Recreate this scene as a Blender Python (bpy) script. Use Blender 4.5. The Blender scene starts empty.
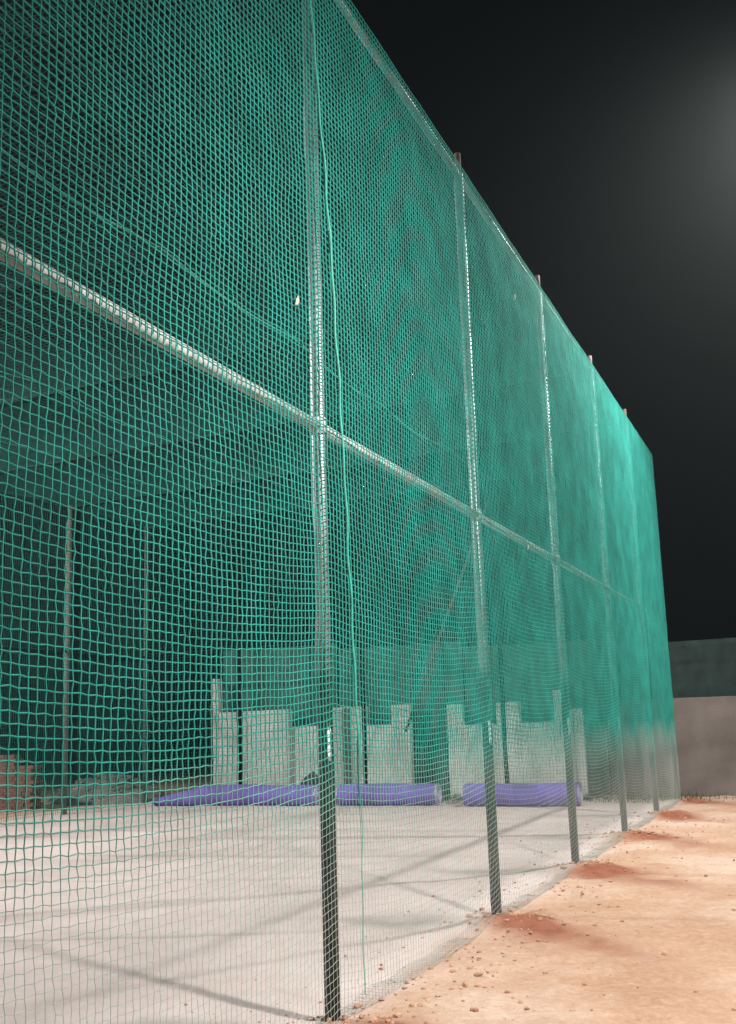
import bpy, bmesh, math, random
import numpy as np
from mathutils import Matrix, Vector

random.seed(7)
rng = np.random.default_rng(7)
S = bpy.context.scene
C = S.collection
PI = math.pi

# ------------------------------------------------------------------ camera
YAW, PITCH, ROLL, FPX = 0.3820, 0.1910, -0.0327, 1089.5
CAM = Vector((2.6094, 0.0, 1.6))
cam_d = bpy.data.cameras.new('camera')
cam = bpy.data.objects.new('camera', cam_d)
C.objects.link(cam)
S.camera = cam
fw = Vector((-math.sin(YAW) * math.cos(PITCH), math.cos(YAW) * math.cos(PITCH), math.sin(PITCH)))
rt = Vector((math.cos(YAW), math.sin(YAW), 0))
up = rt.cross(fw)
r2 = rt * math.cos(ROLL) + up * math.sin(ROLL)
u2 = -rt * math.sin(ROLL) + up * math.cos(ROLL)
M = Matrix((r2, u2, -fw)).transposed().to_4x4()
M.translation = CAM
cam.matrix_world = M
cam_d.sensor_fit = 'VERTICAL'
cam_d.sensor_height = 36
cam_d.lens = 36 * FPX / 1024
cam_d.clip_start = 0.05
cam_d.clip_end = 1000

# ------------------------------------------------------------------ night sky
W = bpy.data.worlds.new('World')
S.world = W
W.use_nodes = True
wb = W.node_tree.nodes['Background']
wb.inputs['Color'].default_value = (0.62, 0.82, 1.0, 1)
wb.inputs['Strength'].default_value = 0.0045

S.view_settings.view_transform = 'Standard'
S.view_settings.look = 'None'
S.view_settings.gamma = 1
S.view_settings.use_curve_mapping = False
S.view_settings.exposure = 0.0

# floodlights: position, aim point, power, cone (deg), blend, soft radius; their masts and heads are built below
FLOOD = [
    dict(pos=(4.85, 3.6, 5.3), aim=(-1.2, 9.6, -1.0), watt=3600, cone=128, blend=1.0, rad=0.16),
    dict(pos=(4.05, 16.0, 10.9), aim=(-1.5, 15.0, 0.0), watt=9500, cone=122, blend=0.9, rad=0.2),
    dict(pos=(-17.5, 5.8, 10.6), aim=(-4.5, 12.5, 0.0), watt=17500, cone=120, blend=0.6, rad=0.55),
]
for i, F in enumerate(FLOOD):
    ld = bpy.data.lights.new('floodlight_beam', 'SPOT')
    ld.energy = F['watt']; ld.color = (1.0, 0.97, 0.93)
    ld.spot_size = math.radians(F['cone']); ld.spot_blend = F['blend']; ld.shadow_soft_size = F['rad']
    F['dir'] = (Vector(F['aim']) - Vector(F['pos'])).normalized()
    lo = bpy.data.objects.new('floodlight_beam', ld)
    lo.rotation_euler = F['dir'].to_track_quat('-Z', 'Y').to_euler()
    lo.location = Vector(F['pos'])
    C.objects.link(lo)
    F['light'] = lo

# ------------------------------------------------------------------ helpers
def vnoise(p, seed=0):
    """smooth value noise on an (N,3) array, about -1..1"""
    p = np.asarray(p, float)
    i = np.floor(p).astype(np.int64); f = p - i; f = f * f * (3 - 2 * f)
    out = np.zeros(len(p))
    for dx in (0, 1):
        for dy in (0, 1):
            for dz in (0, 1):
                a = (i[:, 0] + dx) * 374761393 + (i[:, 1] + dy) * 668265263 + (i[:, 2] + dz) * 2147483647 + seed * 974634777
                a = (a ^ (a >> 13)) * 1274126177
                a = (a ^ (a >> 16)) & 0xffff
                w = (f[:, 0] if dx else 1 - f[:, 0]) * (f[:, 1] if dy else 1 - f[:, 1]) * (f[:, 2] if dz else 1 - f[:, 2])
                out += w * (a / 32767.5 - 1)
    return out

def fbm(p, seed=0, octaves=3):
    p = np.asarray(p, float); s = 0; a = 1.0; t = 0
    for k in range(octaves):
        s = s + a * vnoise(p * (2 ** k) + 17.3 * k, seed + k); t += a; a *= .5
    return s / t

def mat(name, col, rough=.7, metal=0.0, var=.15, scale=8.0, bump=.0, bscale=40.0, col2=None, spec=.5, detail=5):
    m = bpy.data.materials.new(name); m.use_nodes = True
    nt = m.node_tree; N = nt.nodes; L = nt.links
    b = N['Principled BSDF']
    b.inputs['Roughness'].default_value = rough
    b.inputs['Metallic'].default_value = metal
    b.inputs['Specular IOR Level'].default_value = spec
    tc = N.new('ShaderNodeTexCoord')
    nz = N.new('ShaderNodeTexNoise'); nz.inputs['Scale'].default_value = scale; nz.inputs['Detail'].default_value = detail
    L.new(tc.outputs['Object'], nz.inputs['Vector'])
    rp = N.new('ShaderNodeValToRGB')
    c2 = col2 if col2 else tuple(c * (1 - 2.2 * var) for c in col)
    rp.color_ramp.elements[0].position = .32; rp.color_ramp.elements[0].color = (*c2, 1)
    rp.color_ramp.elements[1].position = .68; rp.color_ramp.elements[1].color = (*[min(1, c * (1 + var)) for c in col], 1)
    L.new(nz.outputs['Fac'], rp.inputs['Fac'])
    L.new(rp.outputs['Color'], b.inputs['Base Color'])
    if bump:
        n2 = N.new('ShaderNodeTexNoise'); n2.inputs['Scale'].default_value = bscale; n2.inputs['Detail'].default_value = 6
        L.new(tc.outputs['Object'], n2.inputs['Vector'])
        bp = N.new('ShaderNodeBump'); bp.inputs['Strength'].default_value = bump; bp.inputs['Distance'].default_value = .02
        L.new(n2.outputs['Fac'], bp.inputs['Height']); L.new(bp.outputs['Normal'], b.inputs['Normal'])
    return m

def mesh_np(name, co, quads, m, smooth=True):
    me = bpy.data.meshes.new(name)
    co = np.ascontiguousarray(co, dtype=np.float32); quads = np.ascontiguousarray(quads, dtype=np.int32)
    k = quads.shape[1]
    me.vertices.add(len(co)); me.vertices.foreach_set('co', co.ravel())
    me.loops.add(quads.size); me.loops.foreach_set('vertex_index', quads.ravel())
    me.polygons.add(len(quads)); me.polygons.foreach_set('loop_start', np.arange(0, quads.size, k, dtype=np.int32))
    me.polygons.foreach_set('use_smooth', np.full(len(quads), smooth))
    me.update(calc_edges=True)
    if m: me.materials.append(m)
    return me

def obj(name, me, parent=None, loc=None):
    o = bpy.data.objects.new(name, me)
    C.objects.link(o)
    if parent: o.parent = parent
    if loc is not None: o.location = loc
    return o

def tag(o, label=None, cat=None, group=None, kind=None):
    if label: o['label'] = label
    if cat: o['category'] = cat
    if group: o['group'] = group
    if kind: o['kind'] = kind
    return o

def thing(name, label, cat, loc=(0, 0, 0), group=None):
    return tag(obj(name, None, None, loc), label, cat, group)

def tubes(lines, r, sides=3, ref=(1, 0, 0), base=0):
    """lines: (L,N,3); r scalar or (L,N). returns co, quads"""
    lines = np.asarray(lines, float); Ln, Nn, _ = lines.shape
    t = np.gradient(lines, axis=1); t /= np.linalg.norm(t, axis=2, keepdims=True) + 1e-9
    n = np.broadcast_to(np.asarray(ref, float), t.shape)
    b = np.cross(t, n); b /= np.linalg.norm(b, axis=2, keepdims=True) + 1e-9
    n = np.cross(b, t)
    rr = np.broadcast_to(np.asarray(r, float), (Ln, Nn))[..., None]
    rings = [lines + rr * (math.cos(a) * n + math.sin(a) * b) for a in [2 * PI * k / sides for k in range(sides)]]
    co = np.stack(rings, axis=2).reshape(-1, 3)
    idx = np.arange(Ln * Nn * sides).reshape(Ln, Nn, sides) + base
    q = np.stack([idx[:, :-1, :], idx[:, 1:, :], np.roll(idx, -1, 2)[:, 1:, :], np.roll(idx, -1, 2)[:, :-1, :]], axis=-1)
    return co, q.reshape(-1, 4)

def net_mesh(name, P, r, m, ref):
    a, qa = tubes(P, r, 3, ref)
    b, qb = tubes(np.swapaxes(P, 0, 1), np.asarray(r).T, 3, ref, base=len(a))
    return mesh_np(name, np.vstack([a, b]), np.vstack([qa, qb]), m)

def pipe_bm(bm, p, q, r, sides=14, caps=True, seg=1, wob=0.0):
    p = Vector(p); q = Vector(q); d = (q - p).normalized()
    a = d.orthogonal().normalized(); b = d.cross(a)
    rings = []
    for k in range(seg + 1):
        c = p.lerp(q, k / seg)
        if wob and 0 < k < seg:
            c = c + a * random.uniform(-wob, wob) + b * random.uniform(-wob, wob)
        rings.append([bm.verts.new(c + r * (math.cos(2 * PI * i / sides) * a + math.sin(2 * PI * i / sides) * b)) for i in range(sides)])
    for k in range(seg):
        for i in range(sides):
            f = bm.faces.new((rings[k][i], rings[k][(i + 1) % sides], rings[k + 1][(i + 1) % sides], rings[k + 1][i])); f.smooth = True
    if caps:
        bm.faces.new(list(reversed(rings[0]))); bm.faces.new(rings[-1])

def box_bm(bm, x0, x1, y0, y1, z0, z1, jit=0.0, bev=0.0):
    vs = [bm.verts.new((x + random.uniform(-jit, jit), y + random.uniform(-jit, jit), z + random.uniform(-jit, jit)))
          for z in (z0, z1) for x, y in ((x0, y0), (x1, y0), (x1, y1), (x0, y1))]
    fs = [(3, 2, 1, 0), (4, 5, 6, 7), (0, 1, 5, 4), (1, 2, 6, 5), (2, 3, 7, 6), (3, 0, 4, 7)]
    faces = [bm.faces.new([vs[i] for i in f]) for f in fs]
    if bev:
        bmesh.ops.bevel(bm, geom=list({e for f in faces for e in f.edges}), offset=bev, segments=2, affect='EDGES', profile=.6)

def bm_mesh(name, fn, m):
    bm = bmesh.new(); fn(bm)
    bmesh.ops.recalc_face_normals(bm, faces=bm.faces[:])
    me = bpy.data.meshes.new(name); bm.to_mesh(me); bm.free()
    if m: me.materials.append(m)
    return me

# ------------------------------------------------------------------ materials
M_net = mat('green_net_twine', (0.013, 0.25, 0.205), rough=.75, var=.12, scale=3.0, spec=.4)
def pale_low(m, z0, z1, col):
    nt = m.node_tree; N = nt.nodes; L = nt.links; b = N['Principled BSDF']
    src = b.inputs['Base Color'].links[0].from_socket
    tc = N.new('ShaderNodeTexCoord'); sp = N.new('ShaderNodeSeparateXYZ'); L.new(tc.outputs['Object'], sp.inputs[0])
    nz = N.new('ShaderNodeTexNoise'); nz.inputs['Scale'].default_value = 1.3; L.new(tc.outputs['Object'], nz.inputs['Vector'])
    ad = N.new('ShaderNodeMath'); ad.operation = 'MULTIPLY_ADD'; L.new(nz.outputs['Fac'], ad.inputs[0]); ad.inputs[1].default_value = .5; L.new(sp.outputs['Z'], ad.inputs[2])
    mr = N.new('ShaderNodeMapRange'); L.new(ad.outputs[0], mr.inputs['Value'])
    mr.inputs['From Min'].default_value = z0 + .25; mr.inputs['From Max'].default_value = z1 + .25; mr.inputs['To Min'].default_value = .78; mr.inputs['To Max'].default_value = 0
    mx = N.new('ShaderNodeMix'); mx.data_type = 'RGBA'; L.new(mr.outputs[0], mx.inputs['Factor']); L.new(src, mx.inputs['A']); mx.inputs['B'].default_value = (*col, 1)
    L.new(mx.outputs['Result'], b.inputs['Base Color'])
pale_low(M_net, .6, 1.5, (.45, .43, .40))   # pale tint painted low down: twine losing contrast over the lit floor
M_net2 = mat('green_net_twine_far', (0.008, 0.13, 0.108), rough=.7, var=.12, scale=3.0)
M_rope = mat('green_rope', (0.03, 0.33, 0.25), rough=.5, var=.1, scale=20)
M_pipe = mat('galvanised_pipe', (0.42, 0.42, 0.42), rough=.58, metal=1.0, var=.12, scale=14, bump=.08, bscale=60)
# posts: lower two metres brushed with dark paint, bare galvanised above
M_post = M_pipe.copy(); M_post.name = 'half_painted_post'
def post_paint(m):
    nt = m.node_tree; N = nt.nodes; L = nt.links; b = N['Principled BSDF']
    src = b.inputs['Base Color'].links[0].from_socket
    tc = N.new('ShaderNodeTexCoord'); sp = N.new('ShaderNodeSeparateXYZ'); L.new(tc.outputs['Object'], sp.inputs[0])
    nz = N.new('ShaderNodeTexNoise'); nz.inputs['Scale'].default_value = 9; nz.inputs['Detail'].default_value = 8; L.new(tc.outputs['Object'], nz.inputs['Vector'])
    ad = N.new('ShaderNodeMath'); ad.operation = 'MULTIPLY_ADD'; L.new(nz.outputs['Fac'], ad.inputs[0]); ad.inputs[1].default_value = .55; L.new(sp.outputs['Z'], ad.inputs[2])
    mr = N.new('ShaderNodeMapRange'); L.new(ad.outputs[0], mr.inputs['Value'])
    mr.inputs['From Min'].default_value = 2.15; mr.inputs['From Max'].default_value = 2.45; mr.inputs['To Min'].default_value = 1; mr.inputs['To Max'].default_value = 0
    mx = N.new('ShaderNodeMix'); mx.data_type = 'RGBA'; L.new(mr.outputs[0], mx.inputs['Factor']); L.new(src, mx.inputs['A']); mx.inputs['B'].default_value = (.028, .055, .046, 1)
    L.new(mx.outputs['Result'], b.inputs['Base Color'])
    inv = N.new('ShaderNodeMath'); inv.operation = 'SUBTRACT'; inv.inputs[0].default_value = 1; L.new(mr.outputs[0], inv.inputs[1]); L.new(inv.outputs[0], b.inputs['Metallic'])
    rg = N.new('ShaderNodeMapRange'); L.new(mr.outputs[0], rg.inputs['Value']); rg.inputs['To Min'].default_value = .58; rg.inputs['To Max'].default_value = .6
    L.new(rg.outputs[0], b.inputs['Roughness'])
post_paint(M_post)
M_rail = mat('galvanised_rail', (0.48, 0.475, 0.46), rough=.75, metal=.1, var=.12, scale=14, bump=.08, bscale=60)
M_rust = mat('rusty_stub', (0.13, 0.085, 0.075), rough=.8, var=.3, scale=20)
M_pipe2 = mat('weathered_pipe', (0.11, 0.11, 0.095), rough=.85, metal=.0, var=.15, scale=9, bump=.1)
M_black = mat('dark_painted_pipe', (0.012, 0.016, 0.016), rough=.9, var=.2, scale=10, spec=.15)
M_white = mat('white_tape', (0.8, 0.79, 0.76), rough=.5, var=.05, scale=30)
M_wall = mat('cement_render', (0.155, 0.132, 0.118), rough=.9, var=.14, scale=1.6, bump=.25, bscale=22, detail=8)
M_wall_pale = mat('lit_render', (0.68, 0.665, 0.625), rough=.9, var=.10, scale=1.6, bump=.25, bscale=22, detail=8)  # notched panels paler than the rest: brighter light and net veil painted in
M_wall2 = mat('cement_pillar', (0.66, 0.64, 0.60), rough=.9, var=.12, scale=2.5, bump=.25, bscale=25)
M_cloth = mat('green_shade_cloth', (0.012, 0.030, 0.027), rough=.85, var=.2, scale=4)
M_cloth_lit = mat('green_shade_cloth_lit', (0.06, 0.15, 0.12), rough=.85, var=.2, scale=4)  # lighter copy of the shade cloth, lamp light and haze put into its colour
M_purple = mat('purple_turf_backing', (0.165, 0.115, 0.44), rough=.8, var=.14, scale=2.2, col2=(0.13, 0.10, 0.30), bump=.3, bscale=70)
M_purple_end = mat('turf_roll_edge', (0.55, 0.50, 0.68), rough=.8, var=.2, scale=30)
M_brick = mat('red_brick', (0.13, 0.052, 0.04), rough=.9, var=.2, scale=7, bump=.3, bscale=40)
M_rubble = mat('rubble', (0.15, 0.135, 0.12), rough=.95, var=.25, scale=3, bump=.5, bscale=12)
M_clod = mat('soil_clods', (0.42, 0.255, 0.165), rough=.95, var=.2, scale=2.5, col2=(0.29, 0.14, 0.085))
M_bag = mat('dark_sack', (0.03, 0.04, 0.045), rough=.8, var=.3, scale=9, bump=.3)
M_scrap = mat('dry_leaf', (0.40, 0.42, 0.34), rough=.8, var=.2, scale=30)
M_grass = mat('grass_blades', (0.06, 0.10, 0.03), rough=.8, var=.4, scale=1.5)

# ------------------------------------------------------------------ ground
POST_Y = [-0.55, 2.55, 5.744, 9.014, 12.159, 15.41, 18.54, 21.41]
FAR_X = -11.6
END_Y = 21.41
H_MID, H_TOP = 3.3465, 6.553
NET_Y0 = -2.2

gx = np.concatenate([[-150, -90, -55, -36, -25, -19, -16, -14.2], np.arange(-13, -3.0, .11), np.arange(-3.0, 4.6, .055), [5, 6, 8, 12, 19, 30, 50, 90, 150]])
gy = np.concatenate([[-150, -80, -40, -20, -10, -6, -4, -2.5, -1.2], np.arange(0, 4.2, .12), np.arange(4.2, 12.5, .06), np.arange(12.5, 24.2, .11), [25, 26.5, 29, 33, 40, 55, 80, 110, 150]])
GX, GY = np.meshgrid(gx, gy, indexing='ij')
gp = np.stack([GX.ravel(), GY.ravel(), np.zeros(GX.size)], 1)
X, Y = gp[:, 0], gp[:, 1]
edge_off = .14 * fbm(gp * 1.1, 3, 4) + .05 * vnoise(gp * 7, 9)
inside = 1 / (1 + np.exp((X + .02 + edge_off * 1.4) / .06))
inside *= 1 / (1 + np.exp(-(X - FAR_X + .6 + fbm(gp * .8, 5) * .8) / .25))
inside *= 1 / (1 + np.exp((Y - 22.0) / .2))
red = np.zeros(len(X)); grey_patch = np.zeros(len(X)); mound = np.zeros(len(X))
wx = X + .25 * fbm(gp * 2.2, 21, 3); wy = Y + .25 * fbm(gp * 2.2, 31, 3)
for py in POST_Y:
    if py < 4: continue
    # large and small red patches on the outer side of the post
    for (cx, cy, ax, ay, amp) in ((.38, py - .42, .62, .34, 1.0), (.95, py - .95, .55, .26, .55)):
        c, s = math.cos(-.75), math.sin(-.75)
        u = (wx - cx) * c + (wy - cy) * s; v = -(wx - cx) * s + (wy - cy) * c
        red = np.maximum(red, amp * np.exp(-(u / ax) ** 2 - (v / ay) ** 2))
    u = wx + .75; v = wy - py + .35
    grey_patch = np.maximum(grey_patch, .9 * np.exp(-(u / .7) ** 2 - (v / .22) ** 2))  # grey patch on the floor at the inner side of the post
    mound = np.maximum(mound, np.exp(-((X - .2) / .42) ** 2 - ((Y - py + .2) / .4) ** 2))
track = np.zeros(len(X))
for (x0, y0, x1, y1, w, a) in ((-3.54, 7.28, -1.24, 8.23, .06, .6), (-4.4, 8.24, -3.0, 9.6, .07, .5), (-6.5, 12.4, -1.6, 12.95, .12, .5),
                               (-9, 15.5, -1.5, 15.9, .15, .4), (-6, 10.2, -2.3, 11.0, .08, .35)):
    d = np.array([x1 - x0, y1 - y0]); ln = np.hypot(*d); d /= ln
    u = (X - x0) * d[0] + (Y - y0) * d[1]; v = -(X - x0) * d[1] + (Y - y0) * d[0] + .1 * fbm(gp * .9, 44)
    track = np.maximum(track, a * np.exp(-(v / w) ** 2) / (1 + np.exp(-(u + .1) / .15)) / (1 + np.exp((u - ln) / .2)))
flat = np.exp(-np.maximum(0, np.abs(X) - 25) / 10) * np.exp(-np.maximum(0, np.abs(Y - 10) - 25) / 10)
out = 1 - inside
Z = .012 * fbm(gp * .9, 2, 3) * flat + out * flat * (.028 * fbm(gp * 2.4, 12, 4) + .016 * vnoise(gp * 7, 13)) + inside * (.006 * vnoise(gp * 5, 15) + .008 * fbm(gp * 1.7, 16, 3))
Z += mound * (.05 + .03 * fbm(gp * 5, 19, 3))
Z += red * .02 * out - track * .012
gp[:, 2] = Z
nx, ny = len(gx), len(gy)
idx = np.arange(nx * ny).reshape(nx, ny)
gq = np.stack([idx[:-1, :-1], idx[1:, :-1], idx[1:, 1:], idx[:-1, 1:]], -1).reshape(-1, 4)

mg = bpy.data.materials.new('site_soil'); mg.use_nodes = True
nt = mg.node_tree; N = nt.nodes; L = nt.links; bs = N['Principled BSDF']
bs.inputs['Roughness'].default_value = .95; bs.inputs['Specular IOR Level'].default_value = .15
tc = N.new('ShaderNodeTexCoord')
def noise(scale, detail=6, rough=.6):
    n = N.new('ShaderNodeTexNoise'); n.inputs['Scale'].default_value = scale; n.inputs['Detail'].default_value = detail
    n.inputs['Roughness'].default_value = rough; L.new(tc.outputs['Object'], n.inputs['Vector']); return n.outputs['Fac']
def ramp(f, a, ca, b, cb):
    r = N.new('ShaderNodeValToRGB'); r.color_ramp.elements[0].position = a; r.color_ramp.elements[0].color = (*ca, 1)
    r.color_ramp.elements[1].position = b; r.color_ramp.elements[1].color = (*cb, 1); L.new(f, r.inputs['Fac']); return r.outputs['Color']
def mixc(f, a, b):
    mx = N.new('ShaderNodeMix'); mx.data_type = 'RGBA'
    if isinstance(f, float): mx.inputs['Factor'].default_value = f
    else: L.new(f, mx.inputs['Factor'])
    L.new(a, mx.inputs['A']); L.new(b, mx.inputs['B']); return mx.outputs['Result']
def attr(n):
    a = N.new('ShaderNodeAttribute'); a.attribute_name = n; return a.outputs['Fac']
def math_n(op, a, b):
    m = N.new('ShaderNodeMath'); m.operation = op; m.use_clamp = True
    for k, v in enumerate((a, b)):
        if isinstance(v, float): m.inputs[k].default_value = v
        else: L.new(v, m.inputs[k])
    return m.outputs[0]
soil = ramp(noise(1.1, 8), .3, (.35, .195, .115), .7, (.50, .335, .23))
soil = mixc(math_n('MULTIPLY', noise(34, 8, .75), .8), soil, ramp(noise(17, 9, .8), .36, (.26, .125, .07), .62, (.56, .395, .29)))
soil = mixc(ramp(noise(.45, 4), .45, (0, 0, 0), .68, (.75, .75, .75)), soil, ramp(noise(12, 8, .7), .35, (.50, .36, .28), .65, (.68, .55, .47)))
dust = ramp(noise(.7, 8), .3, (.57, .475, .445), .7, (.73, .635, .605))
dust = mixc(math_n('MULTIPLY', noise(18, 8, .7), .35), dust, ramp(noise(5, 8, .7), .35, (.45, .39, .36), .65, (.72, .65, .61)))
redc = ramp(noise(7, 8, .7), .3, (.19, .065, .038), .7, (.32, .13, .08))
grey_col = ramp(noise(6, 8, .7), .3, (.20, .19, .165), .7, (.31, .29, .255))
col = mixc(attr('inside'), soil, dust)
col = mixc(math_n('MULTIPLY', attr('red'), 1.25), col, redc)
col = mixc(math_n('MULTIPLY', attr('grey_patch'), .75), col, grey_col)
col = mixc(math_n('MULTIPLY', attr('track'), .8), col, grey_col)
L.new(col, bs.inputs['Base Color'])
bp = N.new('ShaderNodeBump'); bp.inputs['Strength'].default_value = .7; bp.inputs['Distance'].default_value = .025
L.new(noise(38, 9, .72), bp.inputs['Height']); L.new(bp.outputs['Normal'], bs.inputs['Normal'])
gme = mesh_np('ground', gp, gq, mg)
for nme, arr in (('inside', inside), ('red', red * (0.25 + .75 * out)), ('grey_patch', grey_patch * inside), ('track', track)):
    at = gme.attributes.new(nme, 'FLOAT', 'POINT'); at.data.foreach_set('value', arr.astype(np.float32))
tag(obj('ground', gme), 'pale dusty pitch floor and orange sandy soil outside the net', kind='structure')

def ground_z(x, y):
    i = int(np.argmin(np.abs(gx - x))); j = int(np.argmin(np.abs(gy - y)))
    return float(Z[i * ny + j])

# ------------------------------------------------------------------ cage frame
cage = thing('cage_frame', 'tall galvanised pipe frame of posts and rails carrying the green nets', 'frame')
R_POST, R_RAIL = .043, .032
def pipe(name, p, q, r, m=M_pipe, parent=cage, **k):
    return obj(name, bm_mesh(name, lambda bm: pipe_bm(bm, p, q, r, **k), m), parent)
for i, py in enumerate(POST_Y):
    stub = .22 if i < 7 else .02
    po = pipe('post', (0, py, -.05), (0, py, H_TOP + .02), R_POST, M_post, sides=20)
    pipe('rail_coupler', (0, py, H_MID - .05), (0, py, H_MID + .05), R_POST + .007, M_rail, parent=po, sides=20)
    if i < 7: pipe('post_stub', (0, py, H_TOP + .021), (0, py, H_TOP + stub), .03, M_rust, parent=po)
    if py > 3 and i < 7:   # strip of white tape on the outer face of each post
        def tape(bm, py=py):
            r = R_POST + .003; pts = []
            zz = [1.40, 1.44, 1.50, 1.56, 1.585]; ww = [.2, .33, .28, .36, .15]
            for z, w in zip(zz, ww):
                pts.append([bm.verts.new((r * math.cos(a), py + r * math.sin(a), z + random.uniform(-.008, .008)))
                            for a in np.linspace(-.75 - w, -.75 + w, 6)])
            for a, b in zip(pts[:-1], pts[1:]):
                for k in range(5): bm.faces.new((a[k], a[k + 1], b[k + 1], b[k])).smooth = True
        tm = bm_mesh('tape_strip', tape, M_white)
        to = obj('tape_strip', tm, po)
        so = to.modifiers.new('s', 'SOLIDIFY'); so.thickness = .004; so.offset = 1
    if i < 7:
        pipe('mid_rail', (0, py + R_POST * .8, H_MID), (0, POST_Y[i + 1] - R_POST * .8, H_MID), .036, M_rail, sides=16)
        pipe('top_rail', (0, py + R_POST * .8, H_TOP), (0, POST_Y[i + 1] - R_POST * .8, H_TOP), R_RAIL, sides=16)
    # far long side and roof beams
    if py > 4:
        pipe('post', (FAR_X, py, -.05), (FAR_X, py, H_TOP - .25), .055, M_pipe2)
    if py > 4:
        pipe('roof_beam', (-R_POST * .8, py, H_TOP + .0), (FAR_X, py, H_TOP - .3), .02, M_black, seg=6, wob=.02)
for ex in (-3.2, -6.19, -9.11):
    pipe('post', (ex, END_Y - .12, -.05), (ex, END_Y - .12, H_TOP - .15), .042, M_black)
pipe('end_rail', (-R_POST * .8, END_Y, H_MID), (FAR_X, END_Y, H_MID - .05), .026, M_black)
pipe('brace', (-3.25, END_Y - .06, 6.1), (-5.3, END_Y - .06, 1.4), .03, M_pipe2)
pipe('far_rail', (FAR_X, 4, H_MID - .1), (FAR_X, END_Y, H_MID - .1), .025, M_black)
# longitudinal roof ropes
for k, (rx, rr) in enumerate(((-3.15, .012), (-7.1, .010), (-9.4, .008))):
    t = np.linspace(0, 1, 60)
    ys = 2.0 + t * (END_Y - 2.0)
    sag = -.10 * np.abs(np.sin((ys - POST_Y[2]) / 3.13 * PI))
    ln = np.stack([rx + .05 * np.sin(ys * .7), ys, H_TOP - .12 * 1.0 + sag], 1)[None]
    co, q = tubes(ln, rr, 6, (0, 0, 1))
    tag(obj('roof_rope', mesh_np('roof_rope', co, q, M_rope)),
        ['green rope running lengthwise under the roof net, closest to the outer posts',
         'green rope running lengthwise under the middle of the roof net',
         'thin green rope running lengthwise under the roof net, farthest from the outer posts'][k], 'rope')

# ------------------------------------------------------------------ nets
def fr_post(y):
    """0 at posts, 1 mid-bay"""
    ps = np.array(POST_Y); j = np.clip(np.searchsorted(ps, y) - 1, 0, len(ps) - 2)
    t = np.clip((y - ps[j]) / (ps[j + 1] - ps[j]), 0, 1)
    return np.sin(t * PI) ** .8

def side_net():
    cs, cz = .0475, .0405
    s = np.arange(NET_Y0, END_Y + .02, cs); z = np.arange(H_TOP + .03, -.12, -cz)
    SS, ZZ = np.meshgrid(s, z, indexing='ij')
    p = np.stack([SS.ravel(), ZZ.ravel(), np.zeros(SS.size)], 1)
    n1 = fbm(p * .55, 51, 3).reshape(SS.shape); n2 = fbm(p * .6 + 40, 61, 3).reshape(SS.shape)
    n3 = vnoise(p * 3.1, 71).reshape(SS.shape); n4 = vnoise(p * 3.3 + 9, 81).reshape(SS.shape)
    f = fr_post(SS)
    hang = np.clip(ZZ / H_TOP, 0, 1)
    sy = SS + .03 * n1 + .007 * n3
    tight = np.clip(np.minimum(np.abs(ZZ - H_MID), np.abs(ZZ - H_TOP)) / .7, 0.15, 1)
    sz = ZZ - .085 * f * tight + .02 * n2 * tight + .006 * n4
    # every second mesh pulled sideways: slightly hexagonal cells
    ii, jj = np.indices(SS.shape)
    sy += np.where((ii + jj) % 2 == 0, .0022, -.0022); sz += np.where((ii + jj) % 2 == 0, .0016, -.0016)
    sy += rng.normal(0, .0014, SS.shape); sz += rng.normal(0, .0013, SS.shape)
    sx = .056 + (.04 * f * tight) * (.6 + .5 * n2) + .003 * n3 + rng.normal(0, .001, SS.shape)
    sx = np.maximum(sx, .05)
    # gathered over the top rail
    sz = np.minimum(sz, H_TOP + .036)
    # lower edge turned in and lying on the soil
    low = np.clip(.03 - ZZ, 0, 1)
    gz = np.where(ZZ < .03, .022 + .012 * n3 + .01 * np.sin(SS * 9), np.maximum(sz, .02))
    sx = np.where(ZZ < .03, sx - low * (1.0 + .5 * n1) , sx)
    return np.stack([sx, sy, gz], -1)
P = side_net()
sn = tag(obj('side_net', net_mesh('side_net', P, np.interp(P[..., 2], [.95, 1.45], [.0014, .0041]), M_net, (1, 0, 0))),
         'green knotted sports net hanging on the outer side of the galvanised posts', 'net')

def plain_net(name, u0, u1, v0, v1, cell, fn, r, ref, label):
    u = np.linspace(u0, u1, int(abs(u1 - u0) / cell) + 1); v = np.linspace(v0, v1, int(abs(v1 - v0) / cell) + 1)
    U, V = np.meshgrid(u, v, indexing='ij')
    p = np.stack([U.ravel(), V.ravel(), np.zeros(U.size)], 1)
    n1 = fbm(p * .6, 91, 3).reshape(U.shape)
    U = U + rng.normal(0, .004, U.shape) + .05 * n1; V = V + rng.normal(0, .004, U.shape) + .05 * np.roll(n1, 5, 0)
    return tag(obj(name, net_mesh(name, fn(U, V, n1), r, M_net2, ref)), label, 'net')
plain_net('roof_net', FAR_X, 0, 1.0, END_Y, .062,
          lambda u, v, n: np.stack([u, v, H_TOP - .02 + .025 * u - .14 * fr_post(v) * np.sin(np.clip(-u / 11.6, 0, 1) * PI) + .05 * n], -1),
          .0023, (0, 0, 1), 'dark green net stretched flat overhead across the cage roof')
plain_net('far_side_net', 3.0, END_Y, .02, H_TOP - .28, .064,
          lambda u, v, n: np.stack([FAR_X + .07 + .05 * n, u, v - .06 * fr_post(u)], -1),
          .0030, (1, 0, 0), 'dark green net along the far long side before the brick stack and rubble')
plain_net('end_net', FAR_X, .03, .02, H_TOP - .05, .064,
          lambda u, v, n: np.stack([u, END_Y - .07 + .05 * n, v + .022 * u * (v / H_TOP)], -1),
          .0030, (0, 1, 0), 'dark green net closing the end of the cage before the cement wall')

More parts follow.
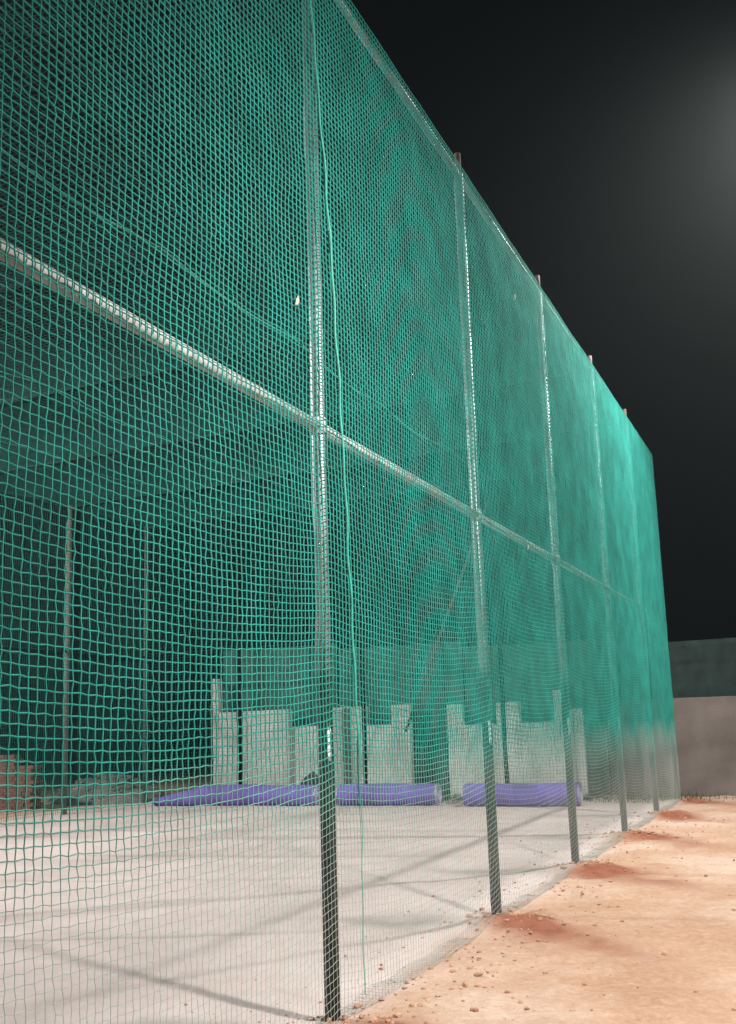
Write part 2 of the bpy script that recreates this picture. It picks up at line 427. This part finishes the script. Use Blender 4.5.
# cord lacing two net lengths together beside the first post, loose end hanging to the soil
t = np.linspace(0, 1, 90)
zc = 6.45 * (1 - t) + .10 * t
yc = np.interp(zc, [.1, .3, 1.15, 1.8, 3.28, 4.6, 6.2, 6.5], [6.02, 6.03, 6.06, 6.03, 5.94, 5.83, 5.61, 5.60]) + .006 * np.sin(zc * 9)
xc = np.full_like(zc, .072) + .004 * np.sin(zc * 14)
rc = np.interp(zc, [0, 1.15, 1.5, 6.5], [.0028, .0028, .0075, .0075])
co, q = tubes(np.stack([xc, yc, zc], 1)[None], rc[None], 6, (1, 0, 0))
tag(obj('lacing_cord', mesh_np('lacing_cord', co, q, M_rope)), 'bright green lacing cord hanging down the net beside a post', 'cord')

# bits of dry leaf caught in the net
for (y, z, s, lab) in ((5.32, 3.98, .05, 'pale scrap caught in the net above the mid rail near the lacing cord'),
                       (10.61, 5.93, .055, 'pale scrap caught high in the net just below the top rail'),
                       (10.53, 3.26, .045, 'pale scrap caught in the net just below the mid rail')):
    def leaf(bm, y=y, z=z, s=s):
        n = 7; a = []
        for k in range(n):
            u = k / (n - 1); w = .38 * s * math.sin(PI * (u * .92 + .04)) * random.uniform(.7, 1.2)
            cx = .075 + .2 * s * math.sin(u * 3); cy = y + (u - .5) * s * .9; cz = z + (u - .5) * s * 1.4
            a.append([bm.verts.new((cx + .15 * w * random.uniform(-1, 1), cy - w * .6, cz + w)), bm.verts.new((cx + .25 * w, cy, cz)), bm.verts.new((cx, cy + w * .6, cz - w))])
        for p_, q_ in zip(a[:-1], a[1:]):
            for k in range(2): bm.faces.new((p_[k], p_[k + 1], q_[k + 1], q_[k])).smooth = True
    o = obj('leaf_scrap', bm_mesh('leaf_scrap', leaf, M_scrap)); tag(o, lab, 'scrap')
    sm = o.modifiers.new('s', 'SOLIDIFY'); sm.thickness = .002

# ------------------------------------------------------------------ boundary wall behind the cage
WY = 22.5
wall = thing('boundary_wall', 'unfinished cement boundary wall with stepped notched top and two gaps', 'wall', (0, WY, 0))
def panel(name, x0, x1, z1, m=M_wall, y0=0.0, y1=.16, z0=-.1):
    def f(bm): box_bm(bm, x0, x1, y0, y1, z0, z1, jit=.006, bev=.012)
    return obj(name, bm_mesh(name, f, m), wall)
def stepped(tops, z0=-.1, y0=0.0, y1=.16):
    # one cast stretch of wall with a stepped top edge, extruded from its outline
    def f(bm):
        pts = [(tops[0][0], z0)] + tops + [(tops[-1][0], z0)]
        fr = [bm.verts.new((x + random.uniform(-.008, .008), y0, z + random.uniform(-.012, .012))) for x, z in pts]
        bk = [bm.verts.new((v.co.x, y1, v.co.z)) for v in fr]
        bm.faces.new(fr); bm.faces.new(list(reversed(bk)))
        for k in range(len(fr)): bm.faces.new((fr[k], bk[k], bk[(k + 1) % len(fr)], fr[(k + 1) % len(fr)]))
    return obj('wall_panel', bm_mesh('wall_panel', f, M_wall_pale), wall)
stepped([(-10.325, 1.95), (-8.5, 1.95), (-8.5, 1.57), (-7.44, 1.57), (-7.44, 1.955), (-6.64, 1.955), (-6.64, 1.55), (-6.04, 1.55), (-6.04, 1.96), (-5.62, 1.96)])
stepped([(-4.78, 1.92), (-4.43, 1.92), (-4.43, 1.48), (-3.69, 1.48), (-3.69, 1.93), (-3.2, 1.93), (-3.2, 1.5), (-2.46, 1.5)])
stepped([(-2.28, 1.74), (-1.88, 1.75)])
panel('pillar', -10.47, -10.33, 2.72, M_wall2, -.03, .2)
panel('pillar', -7.20, -7.0, 1.93, M_wall, -.03, -.003)
panel('pillar', -2.45, -2.29, 2.14, M_wall2, -.04, .2)
x = -1.2
while x < 14:
    panel('wall_panel', x, x + 2.40, 1.885 + random.uniform(-.008, .008), y0=.004 * (int(x) % 3)); x += 2.41

fence = thing('shade_cloth_fence', 'dark green shade cloth screen rising behind the cement wall', 'screen', (0, WY + .5, 0))
def cloth_panel(x0, x1, top):
    n = int((x1 - x0) / .05); k = 26
    xs = np.linspace(x0, x1, n); zs = np.linspace(0.0, 1, k)
    XX, T = np.meshgrid(xs, zs, indexing='ij')
    p = np.stack([XX.ravel() * 2.3, T.ravel() * .8, np.zeros(XX.size)], 1)
    n1 = fbm(p, 111, 4).reshape(XX.shape)
    u = (XX - x0) / (x1 - x0)
    zt = top - .02 * np.sin(u * PI)
    co = np.stack([XX, .05 * n1 + .02 * np.sin(XX * 17 + 2 * n1), T * zt], -1).reshape(-1, 3)
    ii = np.arange(n * k).reshape(n, k)
    q = np.stack([ii[:-1, :-1], ii[1:, :-1], ii[1:, 1:], ii[:-1, 1:]], -1).reshape(-1, 4)
    o = obj('cloth_panel', mesh_np('cloth_panel', co, q, M_cloth_lit if x0 < -1.6 else M_cloth), fence)
    sm = o.modifiers.new('s', 'SOLIDIFY'); sm.thickness = .006
x = -10.5; 
while x < 12:
    top = np.interp(x, [-10.5, 0], [3.42, 2.98])
    cloth_panel(x + .02, x + 2.98, top)
    obj('post', bm_mesh('post', lambda bm, x=x, top=top: pipe_bm(bm, (x, .07, -.05), (x, .07, top + .02), .03), M_black), fence)
    x += 3.0

# ------------------------------------------------------------------ purple turf rolls along the end net
def roll(x0, x1, y, r, label, taper=False, seed=0):
    root = thing('turf_roll', label, 'turf roll', ((x0 + x1) / 2, y, 0), 'purple turf rolls along the end net')
    Lh = (x1 - x0) / 2
    n, k = 40, 36
    u = np.linspace(-1, 1, n); a = np.linspace(0, 2 * PI, k, endpoint=False)
    U, A = np.meshgrid(u, a, indexing='ij')
    p = np.stack([U.ravel() * Lh * 2.2, np.cos(A).ravel() * 1.2, np.sin(A).ravel() * 1.2], 1)
    nz = fbm(p, 130 + seed, 3).reshape(U.shape)
    rr = r * (1 + .07 * nz)
    if taper: rr = rr * (1 - .45 * np.clip((-U - .35) / .65, 0, 1) ** 1.3)
    zz = r * .93 + rr * np.sin(A); zc = np.where(taper & (U < -.35), 0, 0)
    zz = np.maximum(zz, .004)
    if taper: zz = zz * (1 - .3 * np.clip((-U - .35) / .65, 0, 1)); zz = np.maximum(zz - (r - rr) * .6, .004)
    co = np.stack([U * Lh, rr * np.cos(A) * 1.08 + .03 * np.sin(U * 2.2 + seed), zz], -1).reshape(-1, 3)
    ii = np.arange(n * k).reshape(n, k)
    jj = np.roll(ii, -1, 1)
    q = np.stack([ii[:-1], ii[1:], jj[1:], jj[:-1]], -1).reshape(-1, 4)
    obj('roll_body', mesh_np('roll_body', co, q, M_purple), root)
    # loose outer flap edge
    def flap(bm):
        pts = []
        for i in range(n):
            b = co.reshape(n, k, 3)[i]
            pts.append([bm.verts.new((b[j][0], b[j][1] * 1.05 - .004, b[j][2] + .007)) for j in (23, 24, 25, 26)][:])
        for p_, q_ in zip(pts[:-1], pts[1:]):
            for m_ in range(3): bm.faces.new((p_[m_], p_[m_ + 1], q_[m_ + 1], q_[m_])).smooth = True
    # spiral ends
    for sgn in (-1, 1):
        b = co.reshape(n, k, 3)[0 if sgn < 0 else -1]; ctr = b.mean(0)
        ts = np.linspace(0.06, 1, 110); ang = ts * 2 * PI * 5.5
        f = ang / (2 * PI) * k
        j0 = np.floor(f).astype(int) % k; j1 = (j0 + 1) % k; fr = (f % 1)[:, None]
        rim = b[j0] * (1 - fr) + b[j1] * fr
        ln = ctr + (rim - ctr) * ts[:, None] * .985
        ln[:, 0] += sgn * .004
        c2, q2 = tubes(ln[None], .011, 5, (1, 0, 0))
        obj('spiral_edge', mesh_np('spiral_edge', c2, q2, M_purple_end), root)
        cap = np.vstack([b, ctr[None]]); cap[:, 0] -= sgn * .006
        tri = np.array([[j, (j + 1) % k, k] for j in range(k)])
        obj('end_face', mesh_np('end_face', cap, tri, M_purple, smooth=False), root)
    return root
roll(-10.75, -6.95, 20.6, .215, 'long purple turf roll whose outer end is flattened and tapering', True, 1)
roll(-6.42, -4.38, 20.55, .215, 'plump purple turf roll between the long tapering roll and the pale-ended roll', False, 2)
roll(-3.75, -1.58, 20.3, .215, 'purple turf roll with its pale spiral end showing toward the outer posts', False, 3)

# dark sack slumped behind the end of the long roll
def sack_me():
    n, k = 16, 20
    v = np.linspace(0, 1, n); a = np.linspace(0, 2 * PI, k, endpoint=False)
    V, A = np.meshgrid(v, a, indexing='ij')
    prof = np.interp(V, [0, .12, .45, .8, .93, 1], [.24, .30, .30, .17, .06, .02])
    p = np.stack([np.cos(A).ravel() * 1.5, np.sin(A).ravel() * 1.5, V.ravel() * 3], 1)
    rr = prof * (1 + .25 * fbm(p, 150, 3).reshape(V.shape))
    co = np.stack([rr * np.cos(A) + .12 * V * V, .75 * rr * np.sin(A), V * .66], -1).reshape(-1, 3)
    ii = np.arange(n * k).reshape(n, k); jj = np.roll(ii, -1, 1)
    return mesh_np('sack', co, np.stack([ii[:-1], jj[:-1], jj[1:], ii[1:]], -1).reshape(-1, 4), M_bag)
tag(obj('sack', sack_me(), None, (-7.35, 21.0, -.01)), 'slumped dark sack behind the inner end of the long purple roll', 'sack')

# ------------------------------------------------------------------ brick stack and rubble beyond the far long side
bs_ = thing('brick_stack', 'low stack of red bricks beside the rubble heap beyond the far net', 'brick stack', (-13.75, 19.6, 0))
bme = bm_mesh('brick', lambda bm: box_bm(bm, -.115, .115, -.055, .055, -.0375, .0375, jit=.002, bev=.006), M_brick)
for c in range(15):
    for a in range(5):
        for b in range(3 if c < 12 else 2):
            if c > 11 and a > 2: continue
            o = obj('brick', bme, bs_, ((a - 2) * .24 + (.06 if c % 2 else 0) + random.uniform(-.01, .01), (b - 1) * .118 - (0 if b else random.uniform(0, .02)), .035 + c * .078))
            o.rotation_euler = (0, 0, random.uniform(-.05, .05))

def rubble_me():
    n, k = 22, 44
    r = np.linspace(0, 1, n); a = np.linspace(0, 2 * PI, k, endpoint=False)
    Rr, A = np.meshgrid(r, a, indexing='ij')
    x = Rr * np.cos(A) * 1.7; y = Rr * np.sin(A) * 1.1
    p = np.stack([x.ravel() * 1.6, y.ravel() * 1.6, np.zeros(x.size)], 1)
    z = (.62 * (1 - Rr ** 1.6)) * (1 + .45 * fbm(p, 170, 4).reshape(x.shape)) + .05 * vnoise(p * 5, 177).reshape(x.shape) * (1 - Rr) - .03
    co = np.stack([x, y, z], -1).reshape(-1, 3)
    ii = np.arange(n * k).reshape(n, k); jj = np.roll(ii, -1, 1)
    return mesh_np('heap', co, np.stack([ii[:-1], ii[1:], jj[1:], jj[:-1]], -1).reshape(-1, 4), M_rubble), co
def chunks(centres, sizes, name, m, flatten=.7):
    ico = bmesh.new(); bmesh.ops.create_icosphere(ico, subdivisions=1, radius=1)
    bv = np.array([v.co[:] for v in ico.verts]); bf = np.array([[v.index for v in f.verts] for f in ico.faces]); ico.free()
    n = len(centres); nv = len(bv)
    V = bv[None] * (1 + rng.uniform(-.28, .28, (n, nv, 1)))
    V = V * (np.asarray(sizes)[:, None, None] * rng.uniform(.7, 1.3, (n, 1, 3)) * np.array([1, 1, flatten]))
    th = rng.uniform(0, 2 * PI, n); c, s = np.cos(th)[:, None], np.sin(th)[:, None]
    V = np.stack([V[..., 0] * c - V[..., 1] * s, V[..., 0] * s + V[..., 1] * c, V[..., 2]], -1) + np.asarray(centres)[:, None, :]
    F = (bf[None] + (np.arange(n) * nv)[:, None, None]).reshape(-1, 3)
    return mesh_np(name, V.reshape(-1, 3), F, m, smooth=False)
rh = thing('rubble_heap', 'grey rubble and soil heap next to the brick stack beyond the far net', 'rubble heap', (-13.0, 22.0, 0))
hm, hco = rubble_me()
obj('heap', hm, rh)
pick = hco[rng.integers(0, len(hco), 110)] + np.array([0, 0, .02])
tag(obj('rubble_chunks', chunks(pick, rng.uniform(.04, .13, 110), 'rubble_chunks', M_rubble), rh), kind='stuff')

# ------------------------------------------------------------------ soil clods and pebbles
cs_, ss_ = [], []
for _ in range(1600):
    y = 4.2 + 14 * random.random() ** 1.7
    x = .02 + abs(random.gauss(0, .55)) * (1.0 if random.random() < .7 else 2.2)
    if x > 4.4: continue
    s = .003 + .017 * random.random() ** 4
    if random.random() < .05: s *= 1.5
    cs_.append((x, y, ground_z(x, y) + s * .25)); ss_.append(s)
for _ in range(350):
    y = 5 + 13 * random.random(); x = -.02 - abs(random.gauss(0, .5)); s = .005 + .012 * random.random() ** 3
    cs_.append((x, y, ground_z(x, y) + s * .25)); ss_.append(s)
for py in POST_Y:
    if py < 4: continue
    for _ in range(40):
        x = random.gauss(.1, .22); y = py - .1 + random.gauss(0, .22); s = .008 + .025 * random.random() ** 2
        cs_.append((x, y, ground_z(x, y) + s * .3)); ss_.append(s)
tag(obj('soil_clods', chunks(np.array(cs_), np.array(ss_), 'soil_clods', M_clod)), 'reddish soil clods and grit scattered along the foot of the net', 'soil clods', kind='stuff')

# weeds between cage and wall
bl = []; bf_ = []
for _ in range(5200):
    x = random.uniform(-11, 3.0); y = random.uniform(21.5, 22.42) if random.random() < .8 else random.uniform(20.95, 21.4)
    if x > .3 and random.random() < .75: continue
    h = .05 + .16 * random.random() ** 2; a = random.uniform(0, 2 * PI); w = .008
    dx, dy = math.cos(a), math.sin(a); lx, ly = random.uniform(-.06, .06), random.uniform(-.06, .06)
    k = len(bl); z0 = ground_z(x, y) - .01
    bl += [(x - dx * w, y - dy * w, z0), (x + dx * w, y + dy * w, z0), (x + lx, y + ly, z0 + h)]
    bf_.append((k, k + 1, k + 2))
tag(obj('weeds', mesh_np('weeds', np.array(bl), np.array(bf_), M_grass, smooth=False)), 'sparse low weeds along the foot of the cement wall', 'weeds', kind='stuff')

# ------------------------------------------------------------------ floodlight masts (out of frame on the outer side)
M_steel = mat('mast_paint', (0.25, 0.26, 0.26), rough=.5, metal=.6, var=.1, scale=6)
M_lens = bpy.data.materials.new('lamp_lens'); M_lens.use_nodes = True
lb = M_lens.node_tree.nodes['Principled BSDF']
lb.inputs['Emission Color'].default_value = (1, .97, .93, 1); lb.inputs['Emission Strength'].default_value = 20
for F, lab in zip(FLOOD, ('grey floodlight mast on the soil beside the cage, shorter of the two', 'tall grey floodlight mast on the soil toward the cement wall', 'grey floodlight mast standing beyond the far long side net')):
    p = Vector(F['pos']); d = F['dir']
    hd = Vector((-d.x, -d.y, 0)).normalized()
    base = Vector((p.x, p.y, 0)) + hd * .45
    t = thing('floodlight_mast', lab, 'floodlight', base, 'floodlight masts outside the cage')
    obj('pole', bm_mesh('pole', lambda bm: (pipe_bm(bm, (0, 0, -.2), (0, 0, p.z - .1), .07), pipe_bm(bm, (0, 0, 0), (0, 0, .03), .2)), M_steel), t)
    q = d.to_track_quat('-Z', 'Y')
    hl = p - base - d * .12
    hd_o = obj('lamp_head', bm_mesh('lamp_head', lambda bm: box_bm(bm, -.26, .26, -.2, .2, -.02, .12, bev=.03), M_steel), t)
    hd_o.location = hl; hd_o.rotation_mode = 'QUATERNION'; hd_o.rotation_quaternion = q
    ln = obj('lens', bm_mesh('lens', lambda bm: box_bm(bm, -.23, .23, -.17, .17, -.03, -.023), M_lens), hd_o)
    br = obj('bracket', bm_mesh('bracket', lambda bm: pipe_bm(bm, (0, 0, p.z - .16), hl, .03), M_steel), t)

# ------------------------------------------------------------------ night haze
def hz(bm): box_bm(bm, -152, 152, -152, 152, -1.2, 12.5)
hme = bm_mesh('haze', hz, None)
mh = bpy.data.materials.new('haze'); mh.use_nodes = True
nt = mh.node_tree; nt.nodes.remove(nt.nodes['Principled BSDF'])
pv = nt.nodes.new('ShaderNodeVolumePrincipled')
pv.inputs['Color'].default_value = (.86, .99, .97, 1); pv.inputs['Density'].default_value = .0019; pv.inputs['Anisotropy'].default_value = .84
nt.links.new(pv.outputs['Volume'], nt.nodes['Material Output'].inputs['Volume'])
hme.materials.append(mh)
tag(obj('haze', hme), 'thin dusty night haze', 'haze', kind='stuff')
